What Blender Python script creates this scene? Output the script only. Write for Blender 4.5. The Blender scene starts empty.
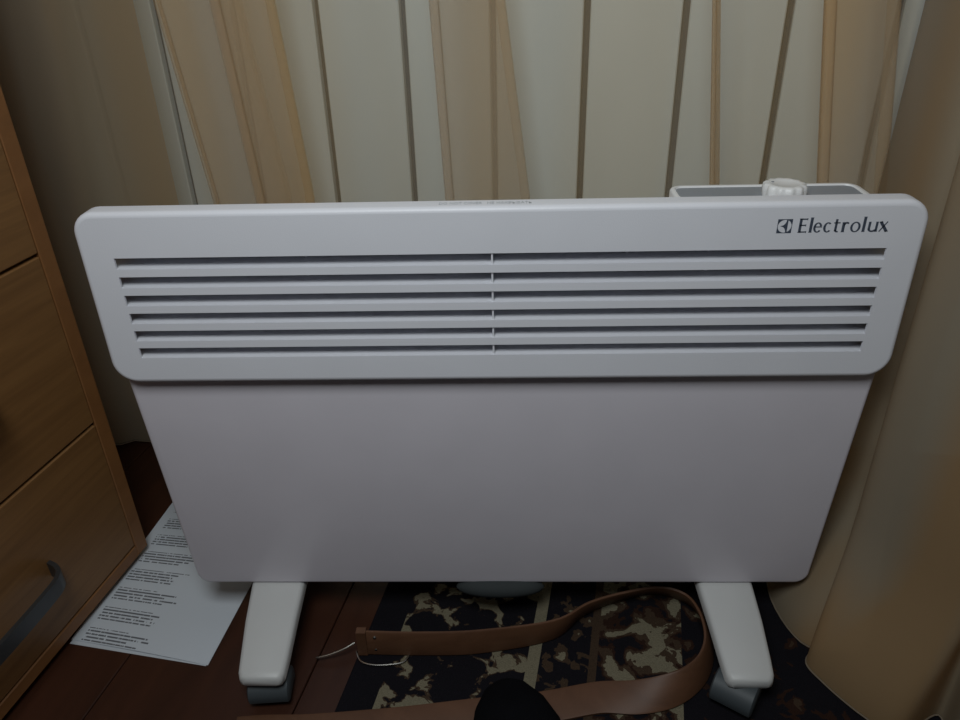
import bpy, math, random
from mathutils import Vector, Matrix
from mathutils.geometry import tessellate_polygon
random.seed(7)
scene = bpy.context.scene
COL = scene.collection

# ------------------------------------------------------------------ camera
cam_d = bpy.data.cameras.new('camera'); cam = bpy.data.objects.new('camera', cam_d); COL.objects.link(cam)
cam_d.sensor_width = 36.0; cam_d.lens = 755.0 / 960.0 * 36.0; cam_d.clip_start = 0.02
R = ((0.9994, -0.0092, -0.0326), (0.0238, -0.4912, 0.8707), (-0.0240, -0.8710, -0.4907))
m = Matrix(((R[0][0], -R[0][1], -R[0][2], 0), (R[1][0], -R[1][1], -R[1][2], 0), (R[2][0], -R[2][1], -R[2][2], 0), (0, 0, 0, 1)))
q = m.to_quaternion()
cam.rotation_mode = 'QUATERNION'; cam.rotation_quaternion = q; cam.location = (0.0075, -0.545, 0.632)
scene.camera = cam

# ------------------------------------------------------------------ world, lights, exposure
w = bpy.data.worlds.new('world'); scene.world = w; w.use_nodes = True
w.node_tree.nodes['Background'].inputs[0].default_value = (0.80, 0.86, 1.0, 1)
w.node_tree.nodes['Background'].inputs[1].default_value = 0.03
def area(name, loc, target, sx, sy, power, col):
    l = bpy.data.lights.new(name, 'AREA'); l.shape = 'RECTANGLE'; l.size = sx; l.size_y = sy; l.energy = power; l.color = col
    o = bpy.data.objects.new(name, l); COL.objects.link(o); o.location = loc
    o.rotation_euler = (Vector(target) - Vector(loc)).to_track_quat('-Z', 'Y').to_euler(); return o
area('added_key_light', (-0.10, -0.52, 1.03), (0.0, 0.05, 0.40), 0.34, 0.30, 3.9, (0.93, 0.985, 1.0))  # unseen area light added above the camera for falloff down the heater front
scene.view_settings.view_transform = 'Standard'; scene.view_settings.look = 'None'
scene.view_settings.gamma = 1.0; scene.view_settings.use_curve_mapping = False
scene.view_settings.exposure = 0.17
try: scene.cycles.transparent_max_bounces = 32
except Exception: pass

# ------------------------------------------------------------------ helpers
PI = math.pi
N = Vector((0.17994, 0.98368, 0)); T = Vector((0.98368, -0.17994, 0))      # room axes: N into the back wall, T along it
ROOM = math.atan2(-0.17994, 0.98368)

def mesh(name, verts, faces, mat, parent=None, smooth=True, angle=40, loc=None, rotz=0.0):
    me = bpy.data.meshes.new(name); me.from_pydata([tuple(v) for v in verts], [], faces); me.update()
    if smooth:
        me.polygons.foreach_set('use_smooth', [True] * len(me.polygons)); me.set_sharp_from_angle(angle=math.radians(angle))
    return link(name, me, mat, parent, loc, rotz)
def link(name, me, mat, parent=None, loc=None, rotz=0.0):
    if mat and not me.materials: me.materials.append(mat)
    o = bpy.data.objects.new(name, me); COL.objects.link(o); o.parent = parent
    if loc is not None: o.location = loc
    o.rotation_euler = (0, 0, rotz); return o
def empty(name, loc=(0, 0, 0), rotz=0.0):
    o = bpy.data.objects.new(name, None); COL.objects.link(o); o.location = loc; o.rotation_euler = (0, 0, rotz)
    o.empty_display_size = 0.05; return o
def tag(o, label=None, cat=None, group=None, kind=None):
    if label: o['label'] = label
    if cat: o['category'] = cat
    if group: o['group'] = group
    if kind: o['kind'] = kind
    return o

class MB:
    def __init__(s): s.v = []; s.f = []
    def add(s, v, f):
        b = len(s.v); s.v += [Vector(p) for p in v]; s.f += [tuple(i + b for i in q) for q in f]
    def box(s, x0, x1, y0, y1, z0, z1):
        s.add([(x0,y0,z0),(x1,y0,z0),(x1,y1,z0),(x0,y1,z0),(x0,y0,z1),(x1,y0,z1),(x1,y1,z1),(x0,y1,z1)],
              [(0,3,2,1),(4,5,6,7),(0,1,5,4),(1,2,6,5),(2,3,7,6),(3,0,4,7)])
    def bbox(s, x0, x1, y0, y1, z0, z1, b):            # box with chamfered edges
        c = []
        for z, i in ((z0, b), (z0 + b, 0), (z1 - b, 0), (z1, b)):
            X0, X1, Y0, Y1 = x0 + i, x1 - i, y0 + i, y1 - i
            e = b * 0.7 if i == 0 else b * 0.3
            c.append([(X0+e,Y0,z),(X1-e,Y0,z),(X1,Y0+e,z),(X1,Y1-e,z),(X1-e,Y1,z),(X0+e,Y1,z),(X0,Y1-e,z),(X0,Y0+e,z)])
        s.loft(c, True, True)
    def loft(s, rings, cap0=False, cap1=False, closed=True):
        n = len(rings[0]); b = len(s.v)
        for r in rings: s.v += [Vector(p) for p in r]
        for k in range(len(rings) - 1):
            for i in range(n if closed else n - 1):
                j = (i + 1) % n; s.f.append((b+k*n+i, b+k*n+j, b+(k+1)*n+j, b+(k+1)*n+i))
        if cap0: s.f.append(tuple(b + i for i in reversed(range(n))))
        if cap1: s.f.append(tuple(b + (len(rings)-1)*n + i for i in range(n)))
    def tube(s, pts, r, seg=8):
        rings = []
        for i, p in enumerate(pts):
            p = Vector(p); d = (Vector(pts[min(i+1, len(pts)-1)]) - Vector(pts[max(i-1, 0)])).normalized()
            a = d.cross(Vector((0, 0, 1)))
            a = a.normalized() if a.length > 1e-4 else Vector((1, 0, 0)); b = d.cross(a)
            rr = r[i] if isinstance(r, (list, tuple)) else r
            rings.append([p + a * rr * math.cos(2*PI*k/seg) + b * rr * math.sin(2*PI*k/seg) for k in range(seg)])
        s.loft(rings, True, True)
    def cyl(s, c, ax, r, h, seg=24, bev=0.0):
        ax = Vector(ax).normalized(); a = ax.orthogonal().normalized(); b = ax.cross(a); c = Vector(c)
        prof = [(r - bev, 0), (r, bev), (r, h - bev), (r - bev, h)] if bev else [(r, 0), (r, h)]
        s.loft([[c + ax * z + a * q * math.cos(2*PI*k/seg) + b * q * math.sin(2*PI*k/seg) for k in range(seg)] for q, z in prof], True, True)
    def build(s, name, mat, parent=None, **kw): return mesh(name, s.v, s.f, mat, parent, **kw)

def bez(pts, n):                                        # Catmull-Rom through points
    out = []; P = [Vector(p) for p in pts]
    for i in range(len(P) - 1):
        a, b, c, d = P[max(i-1, 0)], P[i], P[i+1], P[min(i+2, len(P)-1)]
        for k in range(n):
            t = k / n
            out.append(0.5 * ((2*b) + (c - a)*t + (2*a - 5*b + 4*c - d)*t*t + (3*b - a - 3*c + d)*t**3))
    out.append(P[-1]); return out

def round_poly(corners, radii, inset=0.0, seg=6):       # convex, CCW in its own 2D plane
    P = [Vector(c) for c in corners]; n = len(P); Q = []
    for i in range(n):
        d0 = (P[i] - P[i-1]).normalized(); d1 = (P[(i+1) % n] - P[i]).normalized()
        n0 = Vector((-d0.y, d0.x)); n1 = Vector((-d1.y, d1.x))
        bis = (n0 + n1); k = inset / (1 + n0.dot(n1)) if inset else 0
        Q.append(P[i] + bis * k)
    out = []
    for i in range(n):
        p = Q[i]; d0 = (p - Q[i-1]).normalized(); d1 = (Q[(i+1) % n] - p).normalized()
        r = max(radii[i] - inset, 1e-4); ang = math.acos(max(-1, min(1, d0.dot(d1)))); L = r * math.tan(ang / 2)
        n0 = Vector((-d0.y, d0.x)); c = p - d0 * L + n0 * r
        v = p - d0 * L - c
        for k in range(seg + 1):
            a = ang * k / seg; out.append(c + Vector((v.x*math.cos(a) - v.y*math.sin(a), v.x*math.sin(a) + v.y*math.cos(a))))
    return out

# ------------------------------------------------------------------ materials
def nodes(name):
    mt = bpy.data.materials.new(name); mt.use_nodes = True; nt = mt.node_tree
    return mt, nt, nt.nodes['Principled BSDF']
def node(nt, typ, **inp):
    nd = nt.nodes.new(typ)
    for k, v in inp.items():
        k2 = int(k[1:]) if k[0] == '_' and k[1:].isdigit() else k
        if isinstance(k2, int) or k2 in nd.inputs: nd.inputs[k2].default_value = v
        else: setattr(nd, k, v)
    return nd
def coord(nt, scale=(1, 1, 1), kind='Object'):
    tc = node(nt, 'ShaderNodeTexCoord'); mp = node(nt, 'ShaderNodeMapping'); mp.inputs['Scale'].default_value = scale
    nt.links.new(tc.outputs[kind], mp.inputs['Vector']); return mp.outputs['Vector']
def ramp(nt, src, stops, interp='LINEAR'):
    r = node(nt, 'ShaderNodeValToRGB'); cr = r.color_ramp; cr.interpolation = interp
    while len(cr.elements) < len(stops): cr.elements.new(0.5)
    for e, (p, c) in zip(cr.elements, stops): e.position = p; e.color = (*c, 1)
    nt.links.new(src, r.inputs['Fac']); return r.outputs['Color']
def plain(name, col, rough=0.5, metal=0.0, bump=0.0, bscale=400, var=0.06, spec=0.5, scale=(1,1,1)):
    mt, nt, bs = nodes(name); v = coord(nt, scale)
    nz = node(nt, 'ShaderNodeTexNoise', Scale=18.0, Detail=4.0); nt.links.new(v, nz.inputs['Vector'])
    lo = tuple(max(0, c * (1 - var)) for c in col); hi = tuple(min(1, c * (1 + var)) for c in col)
    nt.links.new(ramp(nt, nz.outputs['Fac'], [(0.3, lo), (0.7, hi)]), bs.inputs['Base Color'])
    bs.inputs['Roughness'].default_value = rough; bs.inputs['Metallic'].default_value = metal
    bs.inputs['Specular IOR Level'].default_value = spec
    if bump:
        n2 = node(nt, 'ShaderNodeTexNoise', Scale=float(bscale), Detail=2.0); nt.links.new(v, n2.inputs['Vector'])
        b = node(nt, 'ShaderNodeBump', Strength=bump, Distance=0.001); nt.links.new(n2.outputs['Fac'], b.inputs['Height'])
        nt.links.new(b.outputs['Normal'], bs.inputs['Normal'])
    return mt
def wood(name, c0, c1, rough, scale, bump=0.1):
    mt, nt, bs = nodes(name); v = coord(nt, scale)
    nz = node(nt, 'ShaderNodeTexNoise', Scale=3.0, Detail=8.0, Roughness=0.65, Distortion=0.6); nt.links.new(v, nz.inputs['Vector'])
    nt.links.new(ramp(nt, nz.outputs['Fac'], [(0.3, c0), (0.7, c1)]), bs.inputs['Base Color'])
    bs.inputs['Roughness'].default_value = rough
    b = node(nt, 'ShaderNodeBump', Strength=bump, Distance=0.001); nt.links.new(nz.outputs['Fac'], b.inputs['Height'])
    nt.links.new(b.outputs['Normal'], bs.inputs['Normal']); return mt

M = {}
M['bezel'] = plain('bezel_plastic', (0.74, 0.75, 0.80), 0.42, bump=0.12, bscale=900, var=0.015)
M['body'] = plain('enamelled_steel', (0.64, 0.61, 0.66), 0.30, bump=0.04, bscale=500, var=0.02)
M['dark_inside'] = plain('dark_interior', (0.05, 0.05, 0.055), 0.7)
M['foot'] = plain('foot_plastic', (0.58, 0.585, 0.575), 0.45, var=0.02)
M['castor'] = plain('castor_rubber', (0.055, 0.066, 0.073), 0.55)
M['knob'] = plain('knob_plastic', (0.80, 0.80, 0.80), 0.4, var=0.02)
M['panel_grey'] = plain('panel_grey', (0.26, 0.28, 0.31), 0.5)
M['plug'] = plain('grey_plug', (0.04, 0.046, 0.047), 0.7, spec=0.1)
M['print'] = plain('dark_print', (0.055, 0.07, 0.10), 0.5)
M['faint_print'] = plain('faint_print', (0.42, 0.44, 0.46), 0.5)
M['oak'] = wood('oak_veneer', (0.17, 0.080, 0.027), (0.25, 0.125, 0.043), 0.42, (1, 1.4, 30))
M['oak_edge'] = wood('oak_edge', (0.19, 0.08, 0.026), (0.26, 0.115, 0.038), 0.45, (3, 3, 8))
M['metal'] = plain('handle_metal', (0.09, 0.095, 0.10), 0.35, metal=0.7)
M['laminate'] = wood('laminate', (0.032, 0.010, 0.0045), (0.055, 0.018, 0.008), 0.45, (9, 1.0, 1), 0.05)
M['seam'] = plain('seam_dark', (0.09, 0.06, 0.045), 0.7)
M['board'] = plain('wall_board', (0.66, 0.76, 0.78), 0.45, var=0.03, scale=(1, 1, .2))
M['groove'] = plain('groove_dark', (0.03, 0.05, 0.075), 0.8)
M['plaster'] = plain('plaster', (0.55, 0.52, 0.46), 0.9, bump=0.2, bscale=120)
M['leather'] = wood('belt_leather', (0.085, 0.036, 0.016), (0.125, 0.056, 0.027), 0.55, (8, 8, 20), 0.2)
M['leather_back'] = M['leather']
M['steel'] = plain('buckle_steel', (0.62, 0.60, 0.55), 0.25, metal=1.0)
M['black'] = plain('black_cloth', (0.004, 0.004, 0.005), 0.95, bump=0.4, bscale=600, var=0.3, spec=0.05)

def mat_paper():
    mt, nt, bs = nodes('printed_paper')
    uv = node(nt, 'ShaderNodeTexCoord').outputs['UV']
    sx = node(nt, 'ShaderNodeSeparateXYZ'); nt.links.new(uv, sx.inputs[0])
    def mth(op, a, b=None, c=None):
        n_ = node(nt, 'ShaderNodeMath', operation=op)
        for i, x in enumerate((a, b, c)):
            if x is None: continue
            if isinstance(x, (int, float)): n_.inputs[i].default_value = x
            else: nt.links.new(x, n_.inputs[i])
        return n_.outputs[0]
    u, v = sx.outputs[0], sx.outputs[1]
    blk = mth('FRACT', mth('MULTIPLY', mth('ADD', v, 0.018), 8.6))       # blocks of lines
    inblk = mth('MULTIPLY', mth('GREATER_THAN', blk, 0.20), mth('LESS_THAN', blk, 0.80))
    ln = mth('LESS_THAN', mth('ABSOLUTE', mth('SUBTRACT', mth('FRACT', mth('MULTIPLY', v, 60.2)), 0.5)), 0.24)
    row = mth('FLOOR', mth('MULTIPLY', v, 60.2))
    wn = node(nt, 'ShaderNodeTexWhiteNoise', noise_dimensions='1D'); nt.links.new(row, wn.inputs['W'])
    end = mth('ADD', 0.36, mth('MULTIPLY', wn.outputs['Value'], 0.20))
    inx = mth('MULTIPLY', mth('GREATER_THAN', u, 0.07), mth('LESS_THAN', u, end))
    cx = node(nt, 'ShaderNodeCombineXYZ'); nt.links.new(mth('MULTIPLY', u, 75.0), cx.inputs[0]); nt.links.new(mth('MULTIPLY', row, 3.7), cx.inputs[1])
    nz = node(nt, 'ShaderNodeTexNoise', Scale=1.0, Detail=1.0); nt.links.new(cx.outputs[0], nz.inputs['Vector'])
    ink = mth('MULTIPLY', mth('MULTIPLY', mth('MULTIPLY', inblk, ln), inx), mth('GREATER_THAN', nz.outputs['Fac'], 0.40))
    mx = node(nt, 'ShaderNodeMix', data_type='RGBA'); nt.links.new(mth('MULTIPLY', ink, 0.85), mx.inputs[0])
    mx.inputs[6].default_value = (0.58, 0.62, 0.67, 1); mx.inputs[7].default_value = (0.06, 0.06, 0.07, 1)
    nt.links.new(mx.outputs[2], bs.inputs['Base Color']); bs.inputs['Roughness'].default_value = 0.8
    return mt
M['paper'] = mat_paper()
M['paper_plain'] = plain('plain_paper', (0.56, 0.59, 0.63), 0.8, var=0.02)

def mat_carpet():
    mt, nt, bs = nodes('carpet_pile')
    tc = node(nt, 'ShaderNodeTexCoord'); sx = node(nt, 'ShaderNodeSeparateXYZ'); nt.links.new(tc.outputs['Object'], sx.inputs[0])
    obj = tc.outputs['Object']
    def mixc(f, a, b):
        mx = node(nt, 'ShaderNodeMix', data_type='RGBA')
        for i, x in ((0, f), (6, a), (7, b)):
            if isinstance(x, tuple): mx.inputs[i].default_value = (*x, 1)
            else: nt.links.new(x, mx.inputs[i])
        return mx.outputs[2]
    def noise(sc, dist=0.0, det=2.0, off=(0, 0, 0)):
        mp = node(nt, 'ShaderNodeMapping'); mp.inputs['Location'].default_value = off; nt.links.new(obj, mp.inputs['Vector'])
        n_ = node(nt, 'ShaderNodeTexNoise', Scale=sc, Detail=det, Distortion=dist); nt.links.new(mp.outputs[0], n_.inputs['Vector']); return n_.outputs['Fac']
    black = (0.010, 0.009, 0.012); cream = (0.21, 0.185, 0.125); brown = (0.06, 0.038, 0.024); rust = (0.032, 0.015, 0.010)
    flor = ramp(nt, noise(44, 0.5, 5), [(0.0, black), (0.50, black), (0.53, brown), (0.56, cream), (0.72, cream)], 'CONSTANT')
    fine = ramp(nt, noise(52, 0.4, 5, (3, 1, 0)), [(0.0, black), (0.52, black), (0.57, brown), (0.64, brown), (0.68, cream)], 'CONSTANT')
    field = ramp(nt, noise(36, 0.5, 5, (7, 5, 0)), [(0.0, black), (0.42, rust), (0.47, brown), (0.53, cream), (0.62, cream), (0.68, brown)], 'CONSTANT')
    dark_field = ramp(nt, noise(36, 0.5, 3, (2, 9, 0)), [(0.0, black), (0.53, black), (0.58, rust), (0.64, brown), (0.70, cream)], 'CONSTANT')
    b = [(0.0, 0), (0.030, 1), (0.176, 2), (0.182, 0)]
    u = sx.outputs[0]
    def gt(t_):
        n_ = node(nt, 'ShaderNodeMath', operation='GREATER_THAN'); nt.links.new(u, n_.inputs[0]); n_.inputs[1].default_value = t_; return n_.outputs[0]
    c = mixc(gt(0.034), black, flor)
    c = mixc(gt(0.168), c, cream); c = mixc(gt(0.180), c, fine)
    c = mixc(gt(0.228), c, brown); c = mixc(gt(0.236), c, field); c = mixc(gt(0.318), c, dark_field)
    wv = noise(900, 0, 1); dk = ramp(nt, wv, [(0.2, (0.65, 0.65, 0.65)), (0.8, (1, 1, 1))])
    mul = node(nt, 'ShaderNodeMix', data_type='RGBA', blend_type='MULTIPLY'); mul.inputs[0].default_value = 1
    nt.links.new(c, mul.inputs[6]); nt.links.new(dk, mul.inputs[7])
    nt.links.new(mul.outputs[2], bs.inputs['Base Color']); bs.inputs['Roughness'].default_value = 0.95; bs.inputs['Specular IOR Level'].default_value = 0.1
    bp = node(nt, 'ShaderNodeBump', Strength=0.6, Distance=0.002); nt.links.new(wv, bp.inputs['Height']); nt.links.new(bp.outputs['Normal'], bs.inputs['Normal'])
    return mt
M['carpet'] = mat_carpet()

def mat_sheer(name, col, trans, opac, col2=None):
    mt = bpy.data.materials.new(name); mt.use_nodes = True; nt = mt.node_tree; nt.nodes.clear()
    out = node(nt, 'ShaderNodeOutputMaterial'); tr = node(nt, 'ShaderNodeBsdfTransparent'); df = node(nt, 'ShaderNodeBsdfDiffuse'); tl = node(nt, 'ShaderNodeBsdfTranslucent')
    v = coord(nt, (1, 1, 0.15)); nz = node(nt, 'ShaderNodeTexNoise', Scale=40.0, Detail=3.0); nt.links.new(v, nz.inputs['Vector'])
    c = ramp(nt, nz.outputs['Fac'], [(0.3, tuple(x * 0.94 for x in col)), (0.7, col)])
    if col2:                                            # broad dyed bands running down the cloth
        n3 = node(nt, 'ShaderNodeTexNoise', Scale=11.0, Detail=1.0); v3 = coord(nt, (1, 1, 0.05)); nt.links.new(v3, n3.inputs['Vector'])
        c = ramp(nt, n3.outputs['Fac'], [(0.38, col), (0.62, col2)])
    nt.links.new(c, df.inputs['Color']); tl.inputs['Color'].default_value = (*trans, 1)
    m1 = node(nt, 'ShaderNodeMixShader'); m1.inputs[0].default_value = 0.45
    nt.links.new(df.outputs[0], m1.inputs[1]); nt.links.new(tl.outputs[0], m1.inputs[2])
    m2 = node(nt, 'ShaderNodeMixShader'); m2.inputs[0].default_value = opac
    nt.links.new(tr.outputs[0], m2.inputs[1]); nt.links.new(m1.outputs[0], m2.inputs[2]); nt.links.new(m2.outputs[0], out.inputs['Surface'])
    return mt
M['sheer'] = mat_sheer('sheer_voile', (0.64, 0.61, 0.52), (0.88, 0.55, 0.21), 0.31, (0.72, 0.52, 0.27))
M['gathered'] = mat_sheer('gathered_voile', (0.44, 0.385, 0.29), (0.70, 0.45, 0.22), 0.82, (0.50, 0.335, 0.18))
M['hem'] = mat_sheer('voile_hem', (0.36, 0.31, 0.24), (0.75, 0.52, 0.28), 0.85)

# ------------------------------------------------------------------ setting
# floor planks lie along the room's N axis
floor = mesh('floor', [(-1.4,-1.6,-0.012),(1.4,-1.6,-0.012),(1.4,0.75,-0.012),(-1.4,0.75,-0.012),(-1.4,-1.6,-0.03),(1.4,-1.6,-0.03),(1.4,0.75,-0.03),(-1.4,0.75,-0.03)],
             [(0,1,2,3),(7,6,5,4),(0,4,5,1),(1,5,6,2),(2,6,7,3),(3,7,4,0)], M['seam'], smooth=False)
floor.rotation_euler.z = ROOM; tag(floor, kind='structure')
seam_s = Vector((-0.3855, -0.072, 0)).dot(T)
pw = 0.192; plank_me = None
for k in range(-5, 8):
    x0 = seam_s + k * pw
    for j, (y0, y1) in enumerate(((-1.6, -0.55 if k % 2 else -0.2), (-0.55 if k % 2 else -0.2, 0.75))):
        b = MB(); b.bbox(x0 + 0.0006, x0 + pw - 0.0006, y0 + 0.0006, y1 - 0.0006, -0.012, 0.0, 0.0008)
        b.build('plank', M['laminate'], floor, smooth=False)

# back wall: boards standing on a dark backing
WY = 0.33 * 0.98368                                    # wall distance along N
wall = empty('wall_back', (0, 0, 0), ROOM); tag(wall, kind='structure')
b = MB(); b.box(-1.35, 1.35, WY + 0.010, WY + 0.06, 0.0, 2.4); b.build('backing', M['groove'], wall, smooth=False)
pitch = 0.0995; g0 = -0.0615                            # a groove runs at g0
bm = MB(); bm.bbox(0.0036, pitch - 0.0036, WY, WY + 0.0105, 0.0, 2.4, 0.0018)
bme = None
for k in range(-13, 14):
    if bme is None:
        o = bm.build('board', M['board'], wall, smooth=False, loc=(g0 + k * pitch, 0, 0)); bme = o.data
    else: link('board', bme, M['board'], wall, (g0 + k * pitch, 0, 0))
# left wall behind the chest
b = MB(); b.box(-1.36, -1.30, -1.6, WY + 0.06, 0.0, 2.4)
wl = b.build('wall_left', M['plaster'], smooth=False, rotz=ROOM); tag(wl, kind='structure')
b = MB(); b.box(-1.30, 1.35, WY - 0.014, WY - 0.0003, 0.0, 0.055)
bb = b.build('baseboard_back', M['oak_edge'], smooth=False, rotz=ROOM); tag(bb, kind='structure')

# ------------------------------------------------------------------ heater
heater = empty('convector_heater', (0, 0, 0))
tag(heater, 'white electric convector heater with louvred top on splayed castor feet', 'heater')
# bezel with six slots
ZT, ZB = 0.4555, 0.3050
bc = [(-0.3247, ZB), (0.3247, ZB), (0.3232, ZT), (-0.3232, ZT)]; br = [0.020, 0.020, 0.018, 0.018]
fil = 0.0042; dep = 0.0165
b = MB(); rings = []
for k in range(7):
    a = k / 6 * PI / 2
    rings.append([(p.x, fil * (1 - math.cos(a)) , p.y) for p in round_poly(bc, br, fil * (1 - math.sin(a)), 8)])
rings.append([(p.x, dep, p.y) for p in round_poly(bc, br, 0, 8)])
rings.append([(p.x, dep, p.y) for p in round_poly(bc, br, 0.002, 8)])
rings.append([(p.x, 0.012, p.y) for p in round_poly(bc, br, 0.004, 8)])
b.loft([list(reversed(r)) for r in rings])
outer = [Vector((p[0], 0, p[2])) for p in rings[0]]
slots = []; sp = 0.01593; s_top0 = 0.632 - 0.2135 + 0.0002; s_h = 0.0094; loop = [outer]
for k in range(6):
    zt = s_top0 - k * sp; hw = 0.2968
    slots.append((zt, hw)); loop.append([Vector((x, 0, z)) for x, z in ((-hw, zt), (-hw, zt - s_h), (hw, zt - s_h), (hw, zt))])
flat = [p for l in loop for p in l]
tri = tessellate_polygon(loop)
fx = []
for t3 in tri:
    a_, b_, c_ = (flat[i] for i in t3)
    fx.append(t3 if (b_ - a_).cross(c_ - a_).y < 0 else (t3[0], t3[2], t3[1]))
b.add(flat, fx)
for zt, hw in slots:                                    # slot returns
    z0 = zt - s_h; d = 0.028
    b.add([(-hw,0,zt),(hw,0,zt),(hw,d,zt),(-hw,d,zt),(-hw,0,z0),(hw,0,z0),(hw,d,z0),(-hw,d,z0)], [(0,1,2,3),(4,7,6,5)])
    e = 0.0022
    b.add([(-hw,0,zt),(-hw,e,zt),(-hw,e,z0),(-hw,0,z0),(hw,0,zt),(hw,0,z0),(hw,e,z0),(hw,e,zt)], [(0,1,2,3),(4,5,6,7)])
bezel = b.build('bezel', M['bezel'], heater, angle=30)
# louvre slats: sloping vanes behind each slot
lv = None
for k, (zt, hw) in enumerate(slots):
    if lv is None:
        v = MB(); pr = []
        for i in range(7):
            a = i / 6; y = 0.0004 + 0.0270 * a; z = -s_h + 0.0002 + 0.0004 * a
            pr.append((y, z))
        prof = pr + [(y + 0.001, z - 0.0012) for y, z in reversed(pr)]
        v.loft([[(x, y, z) for y, z in prof] for x in (-hw - 0.012, hw + 0.012)], True, True)
        o = v.build('louvre_vane', M['bezel'], heater, loc=(0, 0, zt)); lv = o.data
    else: link('louvre_vane', lv, M['bezel'], heater, (0, 0, zt))
v = MB(); v.box(-0.0022, -0.0008, 0.0012, 0.0275, slots[-1][0] - s_h, slots[0][0]); v.build('grille_rib', M['bezel'], heater, smooth=False)
for x in (-0.152, 0.104, 0.168):
    v = MB(); v.box(x, x + 0.0014, 0.019, 0.0275, slots[1][0] - s_h, slots[0][0]); v.build('grille_rib', M['bezel'], heater, smooth=False)
# body: shallow steel box, front panel narrowing slightly to the bottom
def body_box(name, corners, radii, y0, y1, fil_, mat):
    b = MB(); rr = []
    for k in range(5):
        a = k / 4 * PI / 2; rr.append([(p.x, y0 + fil_ * (1 - math.cos(a)), p.y) for p in round_poly(corners, radii, fil_ * (1 - math.sin(a)), 8)])
    rr.append([(p.x, y1, p.y) for p in round_poly(corners, radii, 0, 8)])
    b.loft([list(reversed(r)) for r in rr], True, True); return b.build(name, mat, heater, angle=30)
BZ = 0.0568
body_box('front_panel', [(-0.3085, BZ), (0.3085, BZ), (0.3218, 0.306), (-0.3218, 0.306)], [0.014, 0.014, 0.003, 0.003], 0.0125, 0.036, 0.0035, M['body'])
body_box('rear_casing', [(-0.305, BZ + 0.003), (0.305, BZ + 0.003), (0.314, 0.430), (-0.314, 0.430)], [0.012, 0.012, 0.01, 0.01], 0.0345, 0.074, 0.001, M['body'])
v = MB(); v.box(-0.316, 0.316, 0.0300, 0.0338, 0.3085, 0.425); v.build('grille_backing', M['dark_inside'], heater, smooth=False)
# control panel on top right, behind the bezel
def flat_round(x0, x1, y0, y1, r, inset): return round_poly([(x0, y0), (x1, y0), (x1, y1), (x0, y1)], [r] * 4, inset, 6)
b = MB(); X0, X1, Y0, Y1 = 0.1440, 0.2975, 0.0352, 0.0765
zz = [(0.0, 0.4285), (0.0, 0.4453), (0.0006, 0.4465), (0.0014, 0.4469), (0.0038, 0.4469), (0.0046, 0.4453)]
b.loft([[(p.x, p.y, z) for p in flat_round(X0, X1, Y0, Y1, 0.012, i)] for i, z in zz], True, True)
cp = b.build('control_panel', M['knob'], heater)
b = MB(); b.loft([[(p.x, p.y, z) for p in flat_round(X0, X1, Y0, Y1, 0.012, 0.0050)] for z in (0.4451, 0.4458)], True, True)
b.build('panel_inlay', M['panel_grey'], cp)
# scalloped thermostat knob
b = MB(); KX, KY = 0.2305, 0.049; seg = 72; rr = []
for r_, z_, sc in ((0.0166, 0.4457, 0.0), (0.0166, 0.4500, 1.0), (0.0160, 0.4540, 1.0), (0.0146, 0.4552, 0.8), (0.0112, 0.4554, 0.3), (0.0106, 0.4551, 0.0)):
    rr.append([(KX + (r_ + sc * 0.0008 * math.cos(12 * a)) * math.cos(a), KY + (r_ + sc * 0.0008 * math.cos(12 * a)) * math.sin(a), z_) for a in (2 * PI * k / seg for k in range(seg))])
b.loft(rr, True, True)
knob = b.build('thermostat_knob', M['knob'], cp, angle=50)
b = MB(); b.cyl((KX - 0.0085, KY + 0.004, 0.4548), (0, 0, 1), 0.0011, 0.0007, 10); b.build('pointer_mark', M['panel_grey'], cp)
# grey plug under the centre of the front panel
b = MB(); rr = []
for i in range(9):
    a = -PI / 2 + PI * i / 8
    rr.append([(0.0008 + 0.0450 * math.cos(a) ** 0.6 * math.cos(t_) if abs(math.cos(a)) > 1e-6 else 0.0008, 0.0155 + 0.0130 * max(0, math.cos(a)) * math.sin(t_), 0.0500 + 0.0105 * math.sin(a)) for t_ in (2 * PI * k / 32 for k in range(32))])
b.loft(rr, True, True); tag(b.build('sensor_cap', M['plug'], heater), 'grey oval cap under the front panel')
# feet with castors
def loft_foot(sx):
    b = MB(); rr = []
    st = [(0.165, 0.222, 0.026, 0.0505, 0.0115), (0.158, 0.223, 0.0270, 0.0520, 0.013), (0.06, 0.2275, 0.0275, 0.0565, 0.014), (0.02, 0.2285, 0.0275, 0.0565, 0.014),
          (-0.03, 0.2262, 0.0252, 0.0535, 0.014), (-0.070, 0.2238, 0.0228, 0.0490, 0.014), (-0.085, 0.2230, 0.0216, 0.0470, 0.0135), (-0.0905, 0.2226, 0.0195, 0.0455, 0.012), (-0.0925, 0.2225, 0.016, 0.0440, 0.009)]
    for y, xc, hw, zt, th in st:
        e = 0.0045; zb = zt - th; c = xc * sx + 0.0035 * max(0.0, min(1.0, (0.02 - y) / 0.10))
        prof = [(-hw, zb + e*.4), (-hw, zt - e), (-hw + e*.3, zt - e*.3), (-hw + e, zt), (hw - e, zt), (hw - e*.3, zt - e*.3), (hw, zt - e), (hw, zb + e*.4), (hw - e*.5, zb), (-hw + e*.5, zb)]
        rr.append([(c + x, y, z) for x, z in prof])
    b.loft(rr, True, True); return b.build('foot', M['foot'], heater, angle=50)
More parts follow.
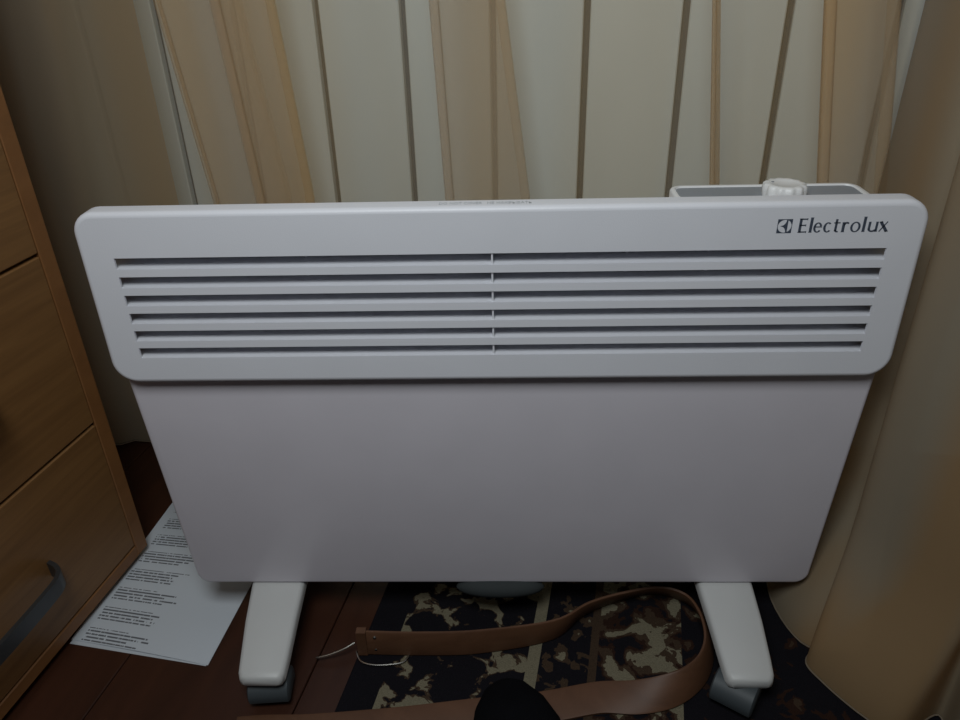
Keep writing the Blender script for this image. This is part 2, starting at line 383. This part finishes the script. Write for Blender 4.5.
def castor(parent, x, y, ang, top, g=0.0):
    ca, sa = math.cos(ang), math.sin(ang)
    L = lambda px, py, pz: (x + px * ca - py * sa, y + px * sa + py * ca, pz + g)
    root = MB()
    rr = []                                             # hood: rounded shell over the two wheels
    for px, f in ((-0.0195, 0.86), (-0.018, 1.0), (0.018, 1.0), (0.0195, 0.86)):
        rr.append([L(px, 0.0168 * f * math.cos(a), 0.0155 + 0.0158 * f * math.sin(a)) for a in (PI * (-0.12 + 1.24 * k / 12) for k in range(13))])
    root.loft(rr, True, True); root.cyl(L(0, 0, 0.0295), (0, 0, 1), 0.006, top - g - 0.0292, 14)
    c = root.build('castor', M['castor'], parent)
    for s in (-1, 1):
        wv = MB(); wv.cyl(L(s * 0.0125 - 0.0045, 0, 0.0148), (ca, sa, 0), 0.0148, 0.009, 24, 0.0015); wv.build('wheel', M['castor'], c)
for sx in (-1, 1):
    ft = loft_foot(sx)
    if sx < 0: castor(ft, -0.2170, -0.0760, 0.08, 0.036)
    else: castor(ft, 0.2170, -0.0840, -0.60, 0.036, 0.0044)
    castor(ft, sx * 0.2225, 0.145, 0.3 * sx, 0.040, 0.0044 if sx > 0 else 0.0)

# maker's mark on the bezel
def strip(b, pts, ws):
    L_, R_ = [], []
    for i, p in enumerate(pts):
        p = Vector(p); d = (Vector(pts[min(i+1, len(pts)-1)]) - Vector(pts[max(i-1, 0)])).normalized(); n_ = Vector((-d.y, d.x)) * ws[i] / 2
        L_.append(p + n_); R_.append(p - n_)
    k = len(pts); b2 = [(q.x, 0, q.y) for q in L_ + R_]
    b.add(b2, [(i, i + k, i + k + 1, i + 1) for i in range(k - 1)])
def ring(b, cx, cy, rx, ry, tx, ty, a0, a1, n_=28):
    o_, i_ = [], []
    for k in range(n_ + 1):
        a = math.radians(a0 + (a1 - a0) * k / n_); c, s = math.cos(a), math.sin(a)
        o_.append((cx + rx * c, 0, cy + ry * s)); i_.append((cx + (rx - tx) * c, 0, cy + (ry - ty) * s))
    k = n_ + 1; b.add(o_ + i_, [(i, i + 1, i + 1 + k, i + k) for i in range(n_)])
def stem(b, x, z0, z1, w_=0.19, s=0.05):
    strip(b, [(x, z0), (x, z0 + 0.05), (x, z1 - 0.05), (x, z1)], [w_ + s, w_, w_, w_ + s])
def lettering():
    G = []
    def g(): q_ = MB(); G.append(q_); return q_
    xh = 0.70
    b = g(); stem(b, 0.14, 0, 1.0, 0.18, 0.10)                                   # E
    for z, x1 in ((0.05, 0.60), (0.52, 0.52), (0.95, 0.58)): strip(b, [(0.1, z), (x1 - 0.08, z), (x1, z)], [0.085, 0.085, 0.16])
    b = g(); stem(b, 0.86, 0, 1.06)                                              # l
    def e_(x): b = g(); ring(b, x, 0.35, 0.29, 0.36, 0.15, 0.08, 18, 322); strip(b, [(x - 0.2, 0.39), (x + 0.28, 0.39)], [0.075, 0.075])
    e_(1.32)
    b = g(); ring(b, 1.98, 0.35, 0.29, 0.36, 0.16, 0.08, 48, 318)                # c
    b = g(); stem(b, 2.52, 0.08, 0.92, 0.16, 0.0); strip(b, [(2.36, 0.66), (2.78, 0.66)], [0.08, 0.08]); ring(b, 2.64, 0.17, 0.20, 0.18, 0.12, 0.09, 180, 300, 12)   # t
    b = g(); stem(b, 3.02, 0, xh); ring(b, 3.22, 0.47, 0.20, 0.25, 0.10, 0.12, 40, 170, 12)      # r
    b = g(); ring(b, 3.82, 0.35, 0.34, 0.37, 0.15, 0.08, 0, 360)                 # o
    b = g(); stem(b, 4.38, 0, 1.06)                                              # l
    b = g(); stem(b, 4.74, 0.16, xh, 0.16, 0.03); stem(b, 5.22, 0, xh, 0.16, 0.05); ring(b, 4.95, 0.20, 0.29, 0.22, 0.14, 0.11, 180, 345, 16)   # u
    b = g(); strip(b, [(5.44, xh), (5.94, 0.0)], [0.19, 0.19]); strip(b, [(5.90, xh), (5.44, 0.0)], [0.08, 0.08])      # x
    strip(b, [(5.36, xh - 0.03), (5.60, xh - 0.03)], [0.06, 0.06]); strip(b, [(5.80, 0.03), (6.04, 0.03)], [0.06, 0.06])
    return G
def solid_print(b, name, mat, parent, sc, loc, th=0.00012, slant=0.0):
    vs = [Vector((p.x * sc + slant * p.z * sc, 0, p.z * sc)) for p in b.v]; n_ = len(vs)
    allv = vs + [p + Vector((0, th * 1.6, 0)) for p in vs]
    fs = list(b.f) + [tuple(i + n_ for i in reversed(f)) for f in b.f]
    return mesh(name, allv, fs, mat, parent, smooth=False, loc=loc)
SX = 0.0662 / 5.98
for gl in lettering(): solid_print(gl, 'letter', M['print'], bezel, SX, (0.2272, -0.00015, 0.4318))
lb = MB(); n_ = 40                                       # emblem: square around a light roundel with a left-pointing wedge
cir = [Vector((0.46 * math.cos(2 * PI * k / n_ + PI / 4), 0, 0.46 * math.sin(2 * PI * k / n_ + PI / 4))) for k in range(n_)]
sq = []
for p in cir:
    k = 0.5 / max(abs(p.x), abs(p.z)); sq.append(p * k)
lb.add(sq + cir, [(i, (i + 1) % n_, (i + 1) % n_ + n_, i + n_) for i in range(n_)])
L1 = [(-0.30, 0.0)] + [(0.20 - 0.40 * (1 - t_) ** 2 + 0.0, 0.42 * t_ ** 1.6) for t_ in (0.3, 0.5, 0.7, 0.85, 1.0)]
wd = [(-0.30, 0.0), (-0.10, 0.06), (0.0, 0.15), (0.07, 0.28), (0.10, 0.44), (0.20, 0.42), (0.20, -0.42), (0.10, -0.44), (0.07, -0.28), (0.0, -0.15), (-0.10, -0.06)]
for i in range(1, 5):
    a_, c_ = wd[i - 1], wd[i]
    lb.add([(a_[0], 0, a_[1]), (c_[0], 0, c_[1]), (c_[0], 0, -c_[1]), (a_[0], 0, -a_[1])], [(0, 1, 2, 3)])
lb.add([(0.10, 0, 0.44), (0.20, 0, 0.42), (0.20, 0, -0.42), (0.10, 0, -0.44)], [(0, 1, 2, 3)])
solid_print(lb, 'emblem', M['print'], bezel, 0.0109, (0.2172, -0.00015, 0.4371))
# small warning print on the bezel's top face
def text_mesh(body, size):
    cu = bpy.data.curves.new('t', 'FONT'); cu.body = body; cu.size = size; cu.align_x = 'CENTER'; cu.resolution_u = 2; cu.extrude = 0.00008
    o = bpy.data.objects.new('t', cu); COL.objects.link(o); dg = bpy.context.evaluated_depsgraph_get()
    me = bpy.data.meshes.new_from_object(o.evaluated_get(dg)); bpy.data.objects.remove(o); bpy.data.curves.remove(cu); me.materials.clear(); return me
o = link('warning_text', text_mesh('DO NOT COVER   НЕ НАКРЫВАТЬ', 0.0072), M['faint_print'], bezel, (-0.006, 0.0068, ZT + 0.0001))
o.scale = (0.0700 / max(1e-6, o.dimensions.x), 1, 1) if o.dimensions.x > 0 else (1, 1, 1)

# ------------------------------------------------------------------ chest of drawers
P1 = Vector((-0.4179, 0.1185, 0.0))
chest = empty('chest_of_drawers', P1, ROOM)             # local: x = out of the front, y = along N
tag(chest, 'oak veneer chest of drawers with dark bar handle at left edge', 'chest')
WID, DEPC, HT, TH = 0.47, 0.40, 0.98, 0.018
v = MB(); v.bbox(-DEPC, 0.0, -TH, 0.0, 0.010, HT, 0.0012); v.build('side_panel', M['oak_edge'], chest, smooth=False)
v = MB(); v.bbox(-DEPC, 0.0, -WID, -WID + TH, 0.010, HT, 0.0012); v.build('side_panel', M['oak_edge'], chest, smooth=False)
v = MB(); v.bbox(-DEPC, 0.0, -WID + TH, -TH, 0.010, 0.010 + 0.0155, 0.0012); v.build('bottom_panel', M['oak_edge'], chest, smooth=False)
v = MB(); v.bbox(-DEPC - 0.005, 0.012, -WID - 0.008, 0.008, HT, HT + 0.022, 0.002); v.build('top_panel', M['oak'], chest, smooth=False)
v = MB(); v.box(-DEPC, -DEPC + 0.006, -WID + TH, -TH, 0.03, HT); v.build('back_panel', M['oak_edge'], chest, smooth=False)
v = MB(); v.box(-0.32, -0.10, -WID + 0.03, -0.03, 0.0, 0.0102); v.build('plinth', M['oak_edge'], chest, smooth=False)
seams = [0.026, 0.197, 0.3845, 0.572, 0.7595, 0.9785]
for k in range(5):
    z0, z1 = seams[k] + 0.0012, seams[k + 1] - 0.0018
    v = MB(); v.bbox(-0.018, 0.0, -WID + TH + 0.0012, -TH - 0.0012, z0, z1, 0.0012); dr = v.build('drawer', M['oak'], chest, smooth=False)
    v = MB(); v.box(-0.34, -0.018, -WID + TH + 0.014, -TH - 0.014, z0 + 0.012, z1 - 0.03); v.build('drawer_box', M['oak_edge'], dr, smooth=False)
    hz = z0 + 0.072 if k == 0 else (z0 + z1) / 2
    ya, yb = -0.133, -WID + 0.133
    path = bez([(0.0, ya + 0.004), (0.012, ya), (0.021, ya - 0.009), (0.025, ya - 0.03), (0.027, (ya + yb) / 2), (0.025, yb + 0.03), (0.021, yb + 0.009), (0.012, yb), (0.0, yb - 0.004)], 5)
    b = MB(); rr = []
    for i, p in enumerate(path):
        d = (path[min(i + 1, len(path) - 1)] - path[max(i - 1, 0)]).normalized(); nn = Vector((-d.y, d.x)) * -0.0022
        h = 0.0085
        rr.append([(p.x + nn.x, p.y + nn.y, hz - h), (p.x - nn.x, p.y - nn.y, hz - h), (p.x - nn.x, p.y - nn.y, hz + h), (p.x + nn.x, p.y + nn.y, hz + h)])
    b.loft(rr, True, True); b.build('handle', M['metal'], dr, angle=50)

# ------------------------------------------------------------------ carpet
carpet = None
c0 = Vector((-0.1495, -0.0700, 0.0))
def carpet_mesh():
    b = MB(); x0, x1, y0, y1, z1 = 0.0, 1.25, -1.4, 0.33, 0.004
    rr = []
    for i, z in ((0.0, 0.0), (0.0, 0.003), (0.0018, z1)): rr.append([(x0 + i, y0 + i, z), (x1 - i, y0 + i, z), (x1 - i, y1 - i, z), (x0 + i, y1 - i, z)])
    b.loft(rr, True, True); return b.build('carpet', M['carpet'], smooth=False, loc=c0 + Vector((0, 0, 0.0001)), rotz=ROOM)
carpet = tag(carpet_mesh(), 'dark carpet with black and beige floral pattern under the heater', 'carpet')

# ------------------------------------------------------------------ papers on the floor
def sheet(name, c, mat, z, bulge):
    b = MB(); nu, nv = 8, 12; V = [Vector((*p, 0)) for p in c]
    def P(u, v, dz): q_ = V[0]*(1-u)*(1-v) + V[1]*u*(1-v) + V[2]*u*v + V[3]*(1-u)*v; q_.z = z + dz + bulge * math.sin(PI * u) * (1 - v) ** 3; return q_
    vs = [P(i / nu, j / nv, 0.0003) for j in range(nv + 1) for i in range(nu + 1)] + [P(i / nu, j / nv, 0) for j in range(nv + 1) for i in range(nu + 1)]
    n1 = (nu + 1) * (nv + 1); fs = []
    I = lambda i, j: j * (nu + 1) + i
    for j in range(nv):
        for i in range(nu):
            f = (I(i, j), I(i+1, j), I(i+1, j+1), I(i, j+1)); fs += [f, tuple(k + n1 for k in reversed(f))]
    edge = [I(i, 0) for i in range(nu)] + [I(nu, j) for j in range(nv)] + [I(i, nv) for i in range(nu, 0, -1)] + [I(0, j) for j in range(nv, 0, -1)]
    for k in range(len(edge)):
        a_, b_ = edge[k], edge[(k + 1) % len(edge)]; fs.append((a_, a_ + n1, b_ + n1, b_))
    o = mesh(name, vs, fs, mat, angle=60)
    uv = o.data.uv_layers.new(name='UVMap')
    for lp in o.data.loops:
        k = lp.vertex_index % n1; uv.data[lp.index].uv = ((k % (nu + 1)) / nu, (k // (nu + 1)) / nv)
    return o
tag(sheet('paper_sheet', [(-0.448, -0.0115), (-0.2925, -0.043), (-0.2620, 0.218), (-0.4215, 0.232)], M['paper'], 0.0006, 0.0015),
    'white printed sheet of paper on the floor between chest and heater', 'paper')
tag(sheet('paper_sheet', [(-0.447, -0.0165), (-0.2945, -0.0435), (-0.266, 0.21), (-0.421, 0.222)], M['paper_plain'], 0.0001, 0.0),
    'lower white sheet almost covered by the printed sheet on top of it', 'paper')

# ------------------------------------------------------------------ belt standing on edge
belt = empty('leather_belt', (-0.10, -0.03, 0.005))
tag(belt, 'brown leather belt looped on its edge on the carpet under the heater', 'belt')
bp = [(-0.1418, -0.0302, -0.05), (-0.1319, -0.0302, -0.05), (-0.0783, -0.0313, -0.05), (-0.0192, -0.0286, -0.05), (0.0543, -0.0159, 0.1), (0.0926, 0.009, 0.35), (0.1306, 0.0242, 0.5), (0.1682, 0.0319, 0.55), (0.192, 0.0216, 0.5), (0.2009, -0.0021, 0.4), (0.2, -0.0313, 0.35), (0.1901, -0.0536, 0.35), (0.1741, -0.0673, 0.45), (0.1542, -0.0722, 0.75), (0.1263, -0.0714, 1.15), (0.0905, -0.0683, 1.4), (0.0369, -0.079, 1.42), (-0.0194, -0.0858, 1.42), (-0.0925, -0.0957, 1.42), (-0.1712, -0.1034, 1.42), (-0.2164, -0.1048, 1.42), (-0.2409, -0.107, 1.42)]      # top edge in plan and lean from upright
path = bez(bp, 8); th = 0.0014; bo = Vector((-0.10, -0.03, 0.005))
b = MB(); rr = []; npth = len(path)
for i, p in enumerate(path):
    d = path[min(i+1, npth-1)] - path[max(i-1, 0)]; d.z = 0; d.normalize(); nn = Vector((-d.y, d.x, 0)); lean = p.z
    h = 0.030
    up = Vector((0, 0, 1)) * math.cos(lean) - nn * math.sin(lean); off = (nn * math.cos(lean) + Vector((0, 0, 1)) * math.sin(lean)) * th
    base = Vector((p.x, p.y, 0.0058 + h * math.cos(lean))) - up * h
    c_ = [base + off, base + up * (h * 0.06) + off * 1.3, base + up * (h * 0.94) + off * 1.3, base + up * h + off * 0.7, base + up * h - off * 0.7, base + up * (h * 0.94) - off * 1.3, base + up * (h * 0.06) - off * 1.3, base - off]
    rr.append([q_ - bo for q_ in c_])
b.loft(rr, True, True); b.build('strap', M['leather'], belt, angle=50)
# folded end with rivets, buckle and prong
yb = bp[1][1]
b = MB(); b.loft([[(x, y, z) for y, z in ((yb - 0.0040, 0.0054), (yb + 0.0035, 0.0054), (yb + 0.0035, 0.0372), (yb - 0.0040, 0.0372))] for x in (-0.1415, -0.1320)], True, True)
o = b.build('keeper_loop', M['leather'], belt, angle=30, loc=-bo)
for z in (0.0125, 0.0295):
    b = MB(); b.cyl((-0.1235, yb - 0.0012, z), (0, -1, 0), 0.0019, 0.0022, 14, 0.0006); b.build('rivet', M['steel'], belt, loc=-bo)
b = MB(); b.tube(bez([(-0.1455, -0.0270, 0.0155), (-0.156, -0.0325, 0.0125), (-0.170, -0.0365, 0.0090), (-0.1835, -0.0385, 0.0066)], 5), [0.0011] * 15 + [0.0008], 8); b.build('prong', M['steel'], belt, loc=-bo)
b = MB(); b.tube(bez([(-0.1440, -0.0310, 0.0075), (-0.138, -0.0420, 0.0068), (-0.125, -0.0465, 0.0066), (-0.108, -0.0460, 0.0066), (-0.095, -0.0425, 0.0066), (-0.090, -0.032, 0.0066)], 6), 0.0010, 8); b.build('buckle_frame', M['steel'], belt, loc=-bo)

# ------------------------------------------------------------------ black toe at the bottom edge
b = MB(); rr = []
ax = Vector((0.20, -1.0, 0)).normalized(); sd = Vector((1.0, 0.20, 0)).normalized(); o0 = Vector((0.004, -0.079, 0.0082))
for s_, wv, hv in ((0.0, 0.008, 0.010), (0.003, 0.014, 0.020), (0.010, 0.021, 0.027), (0.028, 0.032, 0.034), (0.055, 0.040, 0.042), (0.10, 0.043, 0.052), (0.16, 0.040, 0.060), (0.21, 0.036, 0.066), (0.235, 0.024, 0.05), (0.24, 0.01, 0.03)):
    ring_ = []
    for k in range(20):
        a = 2 * PI * k / 20; zc = 0.0053 + hv * 0.46
        z = max(0.0053, zc + hv * 0.54 * math.sin(a))
        ring_.append(o0 + ax * s_ + sd * wv * math.cos(a) + Vector((0, 0, z)))
    rr.append(ring_)
b.loft(rr, True, True)
tag(b.build('black_shoe', M['black'], angle=60), 'rounded black shoe toe poking in at the bottom edge over the belt', 'shoe')

# ------------------------------------------------------------------ sheer curtain
CD = 0.24 * 0.98368                                     # curtain distance along N
# folds: (left edge, right edge) along T at z = 0.58 and z = 0.38
F = [(-0.80, -0.72, -0.82, -0.74), (-0.60, -0.53, -0.63, -0.555), (-0.385, -0.312, -0.364, -0.289), (-0.327, -0.272, -0.314, -0.258),
     (-0.102, -0.035, -0.094, -0.009), (0.155, 0.163, 0.176, 0.187), (0.246, 0.315, 0.275, 0.345)]
MICRO = [0.0006, 0.0006, 0.008, 0.013, 0.011, 0.008, 0.010]
def lerp(a, b, t): return a + (b - a) * t
def sstep(a, b, x): t = max(0, min(1, (x - a) / (b - a))); return t * t * (3 - 2 * t)
def curtain_row(z):
    t = max(-0.6, min(1.0, (0.58 - z) / 0.20)); t = t if t > 0 else t * 0.8
    if z < 0.38: t = 1.0 + min(0.4, (0.38 - z) * 0.6)
    pts = []
    def toW(s, d): return T * s + N * (CD - d)
    cur = -1.05; seg = 14; ph = 0.0
    lst = []
    for i, (l0, r0, l1, r1) in enumerate(F):
        L_, R_ = lerp(l0, l1, t), lerp(r0, r1, t)
        if L_ > R_ - 0.006: L_ = R_ - 0.006
        lst.append((R_, L_))
    side = 1
    for i, (R_, L_) in enumerate(lst):
        w_ = min(0.022, 0.006 + (R_ - L_) * 0.16)
        # single run to R, back to L, then on
        a0 = cur; d0 = 0.004 * math.sin(7 * a0 + 1.3)
        for k in range(seg):
            u = k / seg; s = a0 + (R_ - a0) * math.sin(u * PI / 2) if i else a0 + (R_ - a0) * u
            pts.append(toW(s, 0.010 * math.sin(19 * s + i) * math.sin(u * PI) + lerp(0, -w_, u ** 2)))
        mw = min(MICRO[i], (R_ - L_) * 0.45); mg = 0.0012
        for k in range(8):                              # tight pleat along the right edge
            pts.append(toW(R_ - mw * (k / 4 if k <= 4 else 2 - k / 4), -w_ - mg * k))
        for k in range(seg):
            u = k / seg; s = R_ + (L_ - R_) * (0.5 - 0.5 * math.cos(u * PI)); pts.append(toW(s, lerp(-w_ + mg * 2, w_ * 0.9, u)))
        for k in range(8):                              # and along the left edge
            pts.append(toW(L_ + mw * (k / 4 if k <= 4 else 2 - k / 4), w_ * 0.9 + mg * k))
        cur = L_; last = w_ * 0.9
        # unfold smoothly from the left edge: handled by next run starting with this offset
        for k in range(6):
            u = k / 6; s = L_ + (R_ - L_) * 0.75 * (1 - math.cos(u * PI / 2)); pts.append(toW(s, last * (1 + 0.25 * math.sin(u * PI)) * (1 - 0.35 * u)))
        cur = L_ + (R_ - L_) * 0.75
    # corner, then forward along the heater's right side
    k1 = sstep(0.0, 0.15, z)
    lo = [(0.372, 0.195), (0.345, 0.135), (0.292, 0.062), (0.301, -0.018), (0.350, -0.030), (0.362, -0.022), (0.325, -0.020), (0.2985, -0.040), (0.306, -0.065), (0.329, -0.100), (0.352, -0.118)]
    hi = [(0.372, 0.195), (0.360, 0.150), (0.350, 0.090), (0.353, 0.050), (0.372, 0.036), (0.386, 0.038), (0.364, 0.030), (0.3345, 0.006), (0.3385, -0.025), (0.358, -0.075), (0.380, -0.105)]
    tail = [(0.397, -0.098), (0.387, -0.138), (0.392, -0.175), (0.418, -0.215), (0.447, -0.20), (0.437, -0.26), (0.467, -0.34), (0.52, -0.40), (0.60, -0.42)]
    fr = [(lerp(a_[0], b_[0], k1), lerp(a_[1], b_[1], k1)) for a_, b_ in zip(lo, hi)] + tail
    e = pts[-1]
    ctrl = [(e.x, e.y, 0)] + [(x, y, 0) for x, y in fr]
    pts += bez(ctrl, 7)[1:]
    return pts
zs = [0.0085, 0.016, 0.03, 0.05, 0.08, 0.12, 0.16, 0.20, 0.25, 0.30, 0.34, 0.38, 0.42, 0.46, 0.50, 0.54, 0.58, 0.64, 0.72, 0.85, 1.1, 1.5, 2.2]
rows = [curtain_row(z) for z in zs]
curtain = empty('sheer_curtain', (0, CD, 0.0)); co = Vector((0, CD, 0))
tag(curtain, 'sheer peach voile curtain hanging in folds behind and beside the heater', 'curtain')
n_ = len(rows[0]); SPL = 7 * 50 + 10; SPL0 = 2 * 50 + 5                   # the run beside the heater is gathered tighter
def cloth(name, i0, i1, mat):
    k_ = i1 - i0
    vs = [Vector((r[i].x, r[i].y, z)) - co for r, z in zip(rows, zs) for i in range(i0, i1)]
    return mesh(name, vs, [(j * k_ + i, j * k_ + i + 1, (j + 1) * k_ + i + 1, (j + 1) * k_ + i) for j in range(len(zs) - 1) for i in range(k_ - 1)], mat, curtain, angle=180)
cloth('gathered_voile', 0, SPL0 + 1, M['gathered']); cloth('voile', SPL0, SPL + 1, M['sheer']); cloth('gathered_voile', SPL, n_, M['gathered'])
b = MB(); hr = rows[0]; b.tube([Vector((p.x, p.y, 0.0070)) - co for p in hr], 0.0009, 6); b.build('hem', M['hem'], curtain, angle=180)
